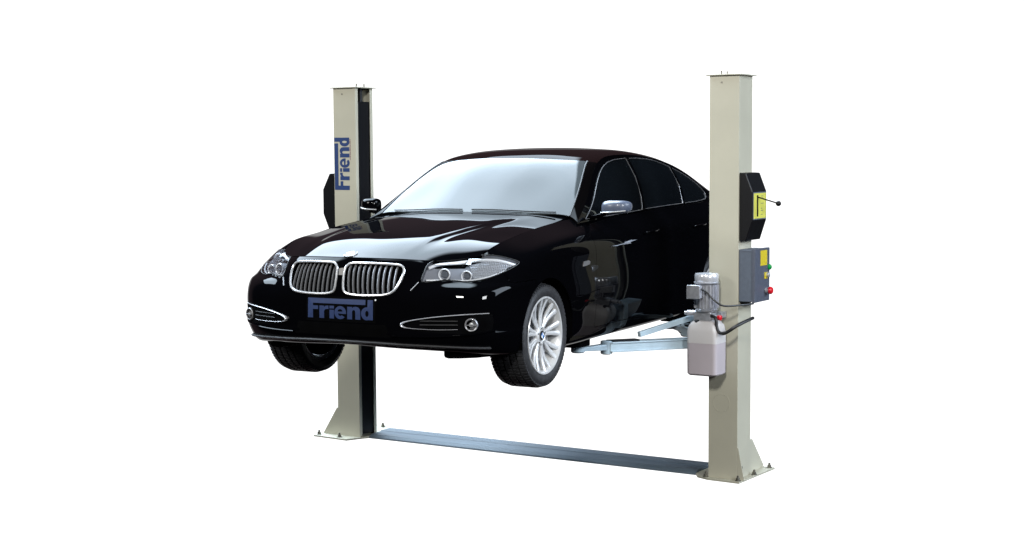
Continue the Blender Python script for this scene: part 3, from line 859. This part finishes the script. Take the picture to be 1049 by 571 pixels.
def post(label, at, open_dir, plate, bolts, gussets):
    """open_dir +1: the slot faces +u.  local origin: middle of the column foot"""
    root = empty('lift_post', label, 'lift post', lw(at, 0), LIFT_YAW, 'pair of posts of the car lift')
    h, d, t, lip = PW / 2, PD / 2, .006, .036; s = open_dir
    prof = [(-h, -d), (h, -d), (h, -d + lip), (h - t, -d + lip), (h - t, -d + t), (-h + t, -d + t), (-h + t, d - t), (h - t, d - t), (h - t, d - lip), (h, d - lip), (h, d), (-h, d)]
    prof = [(u * s, b) for u, b in prof]
    obj('column', PRISM(prof, (0, 0, .012), (1, 0, 0), (0, 1, 0), (0, 0, 1), PH - .012 - .008), BEIGE, root, smooth=False, bevel=.0035)
    obj('slot_cover', BX(*sorted((s * (h - .022), s * (h - .012))), -d + .030, d - .030, .03, PH - .115), HOUSE, root, smooth=False)
    bm = bmesh.new(); add_box(bm, -h - .022, h + .022, -d - .022, d + .022, PH - .008, PH)
    tp = obj('top_plate', bm, BEIGE, root, smooth=False, bevel=.002)
    for u, b in ((s * .06, -.03), (s * .06, .07)):
        obj('bolt', LATHE([(0, .006), (.03, .006), (.03, 0)], (u, b, PH - .001), (0, 0, 1), 8), BOLT, tp)
    obj('screw_bracket', BX(*sorted((s * (h - .10), s * (h - .03))), -.012, .018, PH - .14, PH - .01), BLACK, tp, smooth=False)
    bp = obj('base_plate', PRISM(plate, (0, 0, 0), (1, 0, 0), (0, 1, 0), (0, 0, 1), .014), BEIGE, root, smooth=False, bevel=.002)
    for u, b in bolts:
        bm = LATHE([(0, .021), (.004, .021), (.004, .014), (.020, .014), (.020, .008), (.036, .0075), (.038, 0)], (u, b, .0142), (0, 0, 1), 12)
        obj('anchor_bolt', bm, BOLT, bp, angle=30)
    for pl, o, uu, w, t_ in gussets:
        obj('gusset', PRISM(pl, o, uu, (0, 0, 1), w, t_), BEIGE, root, smooth=False, bevel=.0015)
    # small pressed marks on the front face
    obj('rivet', LATHE([(0, .007), (.003, .006), (.003, 0)], (-.02, -d - .0005, PH - .055), (0, -1, 0), 12), BOLT, root)
    return root

off = PW / 2
pl_left = [(-.18 - off, -.21), (.175 - off, -.237), (.225 - off, -.13), (.262 - off, -.06), (.262 - off, .32), (.10 - off, .43), (-.18 - off, .40)]
post_l = post('cream lift post at the far left behind the bonnet, blue lettering running up its face', off, 1, pl_left,
              [(-.150 - off, -.175), (.075 - off, -.195), (-.15 - off, .34), (.10 - off, .36)],
              [([(0, .012), (-.158, .012), (-.146, .03), (-.012, .238), (0, .238)], (-off, -PD / 2 + .002, 0), (1, 0, 0), (0, 1, 0), .008),
               ([(0, .012), (-.158, .012), (-.146, .03), (-.012, .238), (0, .238)], (-off, PD / 2 - .012, 0), (1, 0, 0), (0, 1, 0), .008)])
cR = SPAN - off
pl_right = [(3.127 - cR, .004), (3.20 - cR, -.12), (3.30 - cR, -.165), (3.543 - cR, -.176), (3.566 - cR, .42), (3.23 - cR, .42), (3.127 - cR, .36)]
post_r = post('nearer cream lift post on the right in front of the car tail', cR, -1, pl_right,
              [(3.522 - cR, -.145), (3.538 - cR, .105), (3.538 - cR, .385), (3.268 - cR, -.125), (3.25 - cR, .37)],
              [([(0, .012), (.052, .012), (.046, .03), (.006, .238), (0, .238)], (off + .0005, -PD / 2 + .002, 0), (1, 0, 0), (0, 1, 0), .008),
               ([(0, .012), (.30, .012), (.29, .035), (.085, .25), (0, .25)], (off - .030, PD / 2 + .0005, 0), (0, 1, 0), (1, 0, 0), .008)])
# slot and access ring on the right column
obj('cable_slot', LATHE([(0, .014), (.002, .014), (.002, 0)], (off + .0002, .075 - PD / 2 - .0, .085), (1, 0, 0), 16), HOUSE, post_r).scale = (1, 1, 1)
bm = bmesh.new(); cpt = Vector((3.382 - cR, -PD / 2 - .0005, .545))
add_tube(bm, [cpt + Vector((.062 * math.cos(2 * PI * k / 36), 0, .062 * math.sin(2 * PI * k / 36))) for k in range(36)], .0016, n=6, closed=True, up=Vector((0, 1, 0)))
obj('pressed_ring', bm, BEIGE, post_r)

# lettering on the left post reads upwards
lettering('lettering', lambda x, y, h: Vector((.006 + .150 * (1 - y / 30) - off, -PD / 2 - .0006 - h, 2.006 + .418 * x / 101.5)), .0006, SIGNB, BEIGE, post_l)
bm = bmesh.new()
for k in range(17):
    z = 2.245 + k * .0098; add_box(bm, .160 - off, .168 - off, -PD / 2 - .0012, -PD / 2 + .001, z, z + .006 + .002 * (k % 3))
obj('small_print', bm, mat('print_grey_red', (.22, .13, .15), rough=.6), post_l, smooth=False)['kind'] = 'stuff'

# safety lock covers on the outer faces
CP = [(0, 2.15), (.045, 2.147), (.096, 2.018), (.096, 1.822), (.050, 1.682), (0, 1.682)]
def lock_cover(root, s, z_off=0.0, b0=-.107, b1=.145, k=1.0):
    c = obj('lock_cover', PRISM([(a * k, z + z_off) for a, z in CP], (s * (off + .001), b0, 0), (s, 0, 0), (0, 0, 1), (0, 1, 0), b1 - b0), HOUSE, root, smooth=False, bevel=.005)
    u = s * (off + .0975)
    return c, u
c, u = lock_cover(post_r, 1)
obj('label_border', BX(u, u + .0015, -.096, .132, 1.826, 2.016), BOXG, c, smooth=False)
obj('warning_label', BX(u + .0015, u + .003, -.088, .124, 1.834, 2.008), YELLOW, c, smooth=False)
obj('lever_slot', BX(u + .003, u + .005, -.036, -.014, 1.848, 1.995), HOUSE, c, smooth=False)
bm = bmesh.new()
for k, (z, w_) in enumerate(((1.985, .04), (1.972, .03), (1.935, .045), (1.90, .02), (1.885, .035), (1.858, .03))):
    add_box(bm, u + .0031, u + .0036, .035, .035 + w_, z, z + .004)
obj('label_print', bm, BOXD, c, smooth=False)['kind'] = 'stuff'
bm = bmesh.new(); add_tube(bm, [(u - .01, -.025, 1.985), (u + .150, -.020, 1.940)], .0048, n=8)
lv = obj('release_lever', bm, HOUSE, c)
bm = bmesh.new(); add_lathe(bm, [(-.019 + .019 * (1 - math.cos(PI * k / 8)), .019 * math.sin(PI * k / 8)) for k in range(9)], (u + .154, -.020, 1.9385), (1, 0, -.28), 14)
obj('lever_knob', bm, HOUSE, c)
lock_cover(post_l, -1, -.01, -.10, .125, 1.35)

# carriages with swing arms
def beam(p0, p1, w0, h0, w1=None, h1=None):
    """tapered box beam"""
    w1 = w1 or w0; h1 = h1 or h0; p0, p1 = Vector(p0), Vector(p1); a, b, d = basis(p1 - p0)
    bm = bmesh.new(); r = []
    for p, w, h in ((p0, w0, h0), (p1, w1, h1)): r.append([bm.verts.new(p + a * x * w / 2 + b * y * h / 2) for x, y in ((-1, -1), (1, -1), (1, 1), (-1, 1))])
    for j in range(4): bm.faces.new((r[0][j], r[0][(j + 1) % 4], r[1][(j + 1) % 4], r[1][j]))
    bm.faces.new(r[0]); bm.faces.new(r[1]); bmesh.ops.recalc_face_normals(bm, faces=bm.faces); return bm
def arm(root, piv, pad, o, label=None):
    piv, pad = Vector(piv) - o, Vector(pad) - o; d = (pad - piv); L_ = d.length; e = d / L_
    j = pad - e * .235; side = Vector((0, 0, 1)).cross(e)
    bm = beam(piv, j, .095, .066)
    A = obj('swing_arm', bm, ARMC, root, smooth=False, bevel=.005)
    obj('arm_rib', beam(piv + e * .03 + Vector((0, 0, -.028)), j - e * .01 + Vector((0, 0, -.028)), .112, .011), ARMC, A, smooth=False, bevel=.002)
    obj('arm_rib', beam(piv + e * .03 + Vector((0, 0, .030)), j - e * .01 + Vector((0, 0, .030)), .112, .009), ARMC, A, smooth=False, bevel=.002)
    obj('arm_plate', beam(j - e * .02 + Vector((0, 0, .039)), j - e * .26 + Vector((0, 0, .039)), .06, .014), HOUSE, A, smooth=False)
    obj('arm_joint', LATHE([(-.050, .030), (-.044, .040), (.036, .040), (.042, .034), (.042, 0)], j, (0, 0, 1), 24), ARMC, A)
    obj('arm_extension', beam(j, pad - e * .02 + Vector((0, 0, -.008)), .070, .042, .048, .026), ARMC, A, smooth=False, bevel=.004)
    obj('pad_cup', LATHE([(-.030, 0), (-.030, .040), (-.022, .048), (.004, .048), (.006, .040), (.006, .0)], pad, (0, 0, 1), 24), ARMC, A)
    obj('pad_screw', LATHE([(.0, .024), (.012, .024), (.013, .019), (.028, .019), (.029, .024), (.04, .024), (.041, .019), (.060, .019)], pad, (0, 0, 1), 16), BOLT, A)
    obj('rubber_pad', LATHE([(.045, 0), (.045, .030), (.052, .040), (.088, .040), (.088, 0)], pad, (0, 0, 1), 20), MATTE, A)
    return A
oR = Vector((cR, 0, 0)); oL = Vector((off, 0, 0))
car_sill = .8942 + .165
obj('carriage', BX(3.16 - cR, 3.272 - cR, -.16, .16, .90, 1.16), ARMC, post_r, smooth=False, bevel=.006)
arm(post_r, (3.20, -.14, .962), (2.765, -1.060, .998), oR)
arm(post_r, (3.20, .13, .962), (2.70, .49, 1.0), oR)
obj('arm_brace', beam(Vector((2.985, -.60, 1.055)) - oR, Vector((3.20, -.10, 1.15)) - oR, .032, .036), ARMC, post_r, smooth=False, bevel=.003)
obj('carriage', BX(.234 - off, .34 - off, -.16, .16, .90, 1.16), ARMC, post_l, smooth=False, bevel=.006)
arm(post_l, (.31, -.13, .985), (1.33, -.85, 1.005), oL)
arm(post_l, (.31, .13, .985), (1.22, .38, 1.005), oL)

# floor plate between the posts
fr_ = empty('floor_plate', 'long low blue-grey steel floor channel running between the feet of both posts', 'floor plate', lw(.262, 0), LIFT_YAW)
prof = [(-.055, 0), (-.050, .012), (-.012, .030), (.105, .034), (.115, .040), (.235, .040), (.262, .030), (.275, .012), (.280, 0)]
obj('channel', PRISM(prof, (0, 0, .0), (0, 1, 0), (0, 0, 1), (1, 0, 0), 3.127 - .262 + .03), GALV, fr_, smooth=False, bevel=.002)

# ------------------------------------------------------------------ power unit in front of the right post
pu = empty('power_unit', 'silver electric pump with milky plastic oil tank hanging beside the right post', 'power unit', lw(3.33, -.255, .76), LIFT_YAW)
def rbox(hx, hy, r, n=5):
    P = []
    for cx, cy, a in ((hx - r, hy - r, 0), (-hx + r, hy - r, 90), (-hx + r, -hy + r, 180), (hx - r, -hy + r, 270)):
        P += [(cx + r * math.cos(math.radians(a + 90 * k / n)), cy + r * math.sin(math.radians(a + 90 * k / n))) for k in range(n + 1)]
    return P
def loft(levels, name, m, parent, mats=None):
    """levels (z, hx, hy, r)"""
    bm = bmesh.new(); R = []
    for z, hx, hy, r in levels: R.append([bm.verts.new((x, y, z)) for x, y in rbox(hx, hy, r)])
    for i, (A, B) in enumerate(zip(R[:-1], R[1:])):
        for j in range(len(A)):
            f = bm.faces.new((A[j], A[(j + 1) % len(A)], B[(j + 1) % len(A)], B[j]))
    bm.faces.new(R[0][::-1]); bm.faces.new(R[-1]); bmesh.ops.recalc_face_normals(bm, faces=bm.faces)
    return obj(name, bm, m, parent, angle=40)
tk = loft([(0, .100, .080, .025), (.012, .112, .092, .03), (.125, .113, .093, .03), (.232, .113, .093, .03)], 'oil_tank', FLUID, pu)
loft([(.2322, .1135, .0935, .03), (.300, .1135, .0935, .03), (.345, .105, .086, .03), (.372, .085, .070, .03), (.378, .06, .05, .03)], 'tank_top', TANK, tk)
loft([(.225, .1142, .0942, .03), (.2355, .1142, .0942, .03)], 'tank_seam', TANK, tk)
obj('filler_cap', LATHE([(0, .017), (.018, .017), (.02, .013), (.02, 0)], (-.045, -.055, .362), (-.1, -.3, 1), 16), HOUSE, tk)
blk = obj('pump_block', BX(-.075, .055, -.055, .055, .378, .438), ALU, pu, smooth=False, bevel=.006)
obj('valve', LATHE([(0, .020), (.06, .020), (.065, .012), (.08, .012), (.08, 0)], (-.07, -.02, .425), (-1, -.2, 0), 16), ALUB, blk)
obj('valve', LATHE([(0, .017), (.03, .017), (.03, .010), (.05, .010), (.05, 0)], (.05, -.03, .405), (1, -.2, 0), 16), ALUB, blk)
obj('release_knob', LATHE([(0, .012), (.006, .018), (.026, .018), (.03, .012), (.03, 0)], (.10, -.04, .404), (1, -.2, 0), 16), REDP, blk)
mo = obj('motor_body', LATHE([(.438, .072), (.452, .078), (.46, .068), (.625, .068), (.63, .082), (.636, .088), (.642, .088), (.644, .080), (.694, .080), (.700, .074), (.700, 0)], (-.0, 0, 0), (0, 0, 1), 40), ALU, pu)
for k in range(22):
    t = 2 * PI * k / 22
    if -1.9 < math.atan2(math.sin(t - PI * 1.28), math.cos(t - PI * 1.28)) < -.0 + .35 and abs(math.atan2(math.sin(t - PI * 1.28), math.cos(t - PI * 1.28))) < .35: continue
    r0 = Vector((math.cos(t), math.sin(t), 0)); M = Matrix.Rotation(t, 4, 'Z')
    obj('cooling_fin', BX(.062, .086, -.0022, .0022, .462, .624, M=M), ALUB, mo, smooth=False)
FAN = mat('bright_fan_cover', (.75, .76, .80), rough=.2, metal=.5)
obj('fan_guard', LATHE([(.644, .0805), (.648, .083), (.692, .083), (.701, .078), (.7015, 0)], (0, 0, 0), (0, 0, 1), 40), FAN, mo)
jb = obj('junction_box', BX(-.090, .005, -.125, -.060, .535, .625), ALUB, pu, smooth=False, bevel=.006)
obj('junction_box_lid', BX(-.092, .007, -.133, -.124, .533, .627), ALU, jb, smooth=False, bevel=.004)
bm = bmesh.new(); pts = smooth_curve([(.003, -.10, .60), (.05, -.12, .585), (.11, -.12, .53), (.17, -.09, .492), (.25, .05, .490), (.282, .15, .492)], 8)
add_tube(bm, pts, .0065, n=8); obj('power_cable', bm, HOSE, pu)
bm = bmesh.new(); pts = smooth_curve([(.055, -.045, .415), (.095, -.06, .40), (.105, -.065, .345), (.125, -.065, .305), (.17, -.06, .305), (.24, -.03, .355), (.275, .09, .385), (.272, .17, .39)], 8)
add_tube(bm, pts, .0115, n=10); obj('hydraulic_hose', bm, HOSE, pu)
obj('mounting_bracket', BX(-.05, .09, .05, .139, .39, .43), ALU, pu, smooth=False, bevel=.003)

# ------------------------------------------------------------------ control box on the outer face of the right post
cb = empty('control_box', 'slate grey electric control box with red knob on the side of the right post', 'control box', lw(SPAN + .001, .01, 1.262), LIFT_YAW)
bx = obj('box_body', BX(0, .098, -.118, .128, 0, .360), BOXG, cb, smooth=False, bevel=.004)
obj('box_door', BX(.0985, .122, -.126, .138, -.005, .365), BOXD, cb, smooth=False, bevel=.004)
obj('seam', BX(.02, .098, -.1195, -.118, .345, .350), BOXD, bx, smooth=False)
u = .1222
obj('warning_label', BX(u, u + .002, -.03, .085, .245, .350), YELLOW2, cb, smooth=False)
obj('switch_plate', BX(u, u + .002, .04, .095, .150, .195), YELLOW2, cb, smooth=False)
obj('power_switch', LATHE([(0, .017), (.02, .017), (.022, .012), (.022, 0)], (u, .085, .176), (1, 0, 0), 20), ALUB, cb)
obj('up_button', LATHE([(0, .020), (.010, .020), (.012, .014), (.018, .013), (.018, 0)], (u, .120, .228), (1, 0, 0), 20), GREEN, cb)
sb = obj('stop_button', LATHE([(.022, .013), (.024, .026), (.036, .027), (.046, .020), (.05, 0)], (u, .075, .068), (1, 0, 0), 24), REDP, cb)
obj('button_collar', LATHE([(0, .020), (.012, .020), (.012, .013), (.024, .013)], (u, .075, .068), (1, 0, 0), 20), ALUB, sb)
# ================================================================== light, background, camera
world = bpy.data.worlds.new('World'); SC.world = world; world.use_nodes = True
nt = world.node_tree; N = nt.nodes; K = nt.links
bg = N['Background']; bg.inputs['Strength'].default_value = 1.0
tc = N.new('ShaderNodeTexCoord'); sep = N.new('ShaderNodeSeparateXYZ'); K.new(tc.outputs['Generated'], sep.inputs[0])
def math_(op, a, b=None, c=None, clamp=False):
    n = N.new('ShaderNodeMath'); n.operation = op; n.use_clamp = clamp
    for i, q in enumerate((a, b, c)):
        if q is None: continue
        if isinstance(q, (int, float)): n.inputs[i].default_value = q
        else: K.new(q, n.inputs[i])
    return n.outputs[0]
def step_(x, lo, hi):
    n = N.new('ShaderNodeMapRange'); n.interpolation_type = 'SMOOTHSTEP'
    K.new(x, n.inputs['Value']); n.inputs['From Min'].default_value = lo; n.inputs['From Max'].default_value = hi
    return n.outputs['Result']
def mixc(f, a, b):
    n = N.new('ShaderNodeMix'); n.data_type = 'RGBA'; K.new(f, n.inputs['Factor'])
    for s, q in (('A', a), ('B', b)):
        i = [k for k in n.inputs if k.name == s and k.type == 'RGBA'][0]
        if isinstance(q, tuple): i.default_value = (*q, 1)
        else: K.new(q, i)
    return [k for k in n.outputs if k.type == 'RGBA'][0]
X, Y, Z = sep.outputs
nz = N.new('ShaderNodeTexNoise'); nz.inputs['Scale'].default_value = 2.2; nz.inputs['Detail'].default_value = 1.5
K.new(tc.outputs['Generated'], nz.inputs['Vector'])
wob = math_('MULTIPLY', math_('SUBTRACT', nz.outputs['Fac'], .5), .30)
zz = math_('ADD', Z, wob)
dark = mixc(math_('MULTIPLY', step_(Y, .45, .62), math_('SUBTRACT', 1.0, step_(X, .2, .4))), (.006, .007, .010), (.15, .105, .118))       # buildings and trees around, brownish ahead
sky = mixc(step_(Z, .84, .97), (12.2, 14.5, 16.8), (11.6, 13.8, 16.0))
cl = N.new('ShaderNodeTexNoise'); cl.inputs['Scale'].default_value = 3.1; cl.inputs['Detail'].default_value = 5; cl.inputs['Roughness'].default_value = .55
K.new(tc.outputs['Generated'], cl.inputs['Vector'])
sky = mixc(step_(cl.outputs['Fac'], .40, .62), (10.8, 13.1, 15.2), sky)
side_ = math_('MULTIPLY', step_(Y, .0, .08), math_('SUBTRACT', 1.0, step_(X, .04, .08)))
high = mixc(math_('MULTIPLY', step_(zz, .47, .482), side_), dark, sky)
low = step_(Y, .80, .87)                                                       # the white studio side
lowz = math_('SUBTRACT', 1.0, step_(Z, .12, .16))
white = math_('MULTIPLY', low, lowz)
band = lambda v, a, b, e: math_('MULTIPLY', step_(v, a, a + e), math_('SUBTRACT', 1.0, step_(v, b, b + e)))
opening = math_('MULTIPLY', math_('MULTIPLY', step_(X, .52, .56), band(Y, -.45, .02, .03)), band(Z, .16, .62, .03))
high = mixc(opening, high, (9.5, 11.0, 13.0))
out = mixc(white, high, (1.35, 1.35, 1.35))
K.new(out, bg.inputs['Color'])

def area(name, loc, tgt, size, power, col=(1, 1, 1), sy=None):
    l = bpy.data.lights.new(name, 'AREA'); l.energy = power; l.color = col
    l.shape = 'RECTANGLE'; l.size = size; l.size_y = sy or size
    o = bpy.data.objects.new(name, l); COL.objects.link(o); o.location = loc
    o.rotation_euler = (Vector(tgt) - Vector(loc)).to_track_quat('-Z', 'Y').to_euler()
    return o
area('key_light', (-9.0, 4.0, 6.5), (0, 11.5, 1.2), 3.0, 680, (1, .985, .95))
area('front_light', (-1.2, -.5, 7.0), (.8, 11.5, .9), 1.1, 820, (1, .99, .95))
area('fill_light', (6.4, .8, 5.0), (1.5, 11, 1.2), 1.8, 640, (.95, .98, 1))

cd = bpy.data.cameras.new('camera'); cam = bpy.data.objects.new('camera', cd); COL.objects.link(cam); SC.camera = cam
cd.sensor_width = 36; cd.lens = 36 * 1594.3683 / 1049; cd.clip_end = 500; cd.clip_start = .05
cam.matrix_world = Matrix.Translation((0, 0, 2.3032)) @ Matrix.Rotation(PI / 2 - .0813, 4, 'X') @ Matrix.Rotation(-.0063, 4, 'Z')
SC.view_settings.view_transform = 'Standard'; SC.view_settings.look = 'None'
SC.view_settings.exposure = 0; SC.view_settings.gamma = 1
SC.render.resolution_x = 1024; SC.render.resolution_y = 557
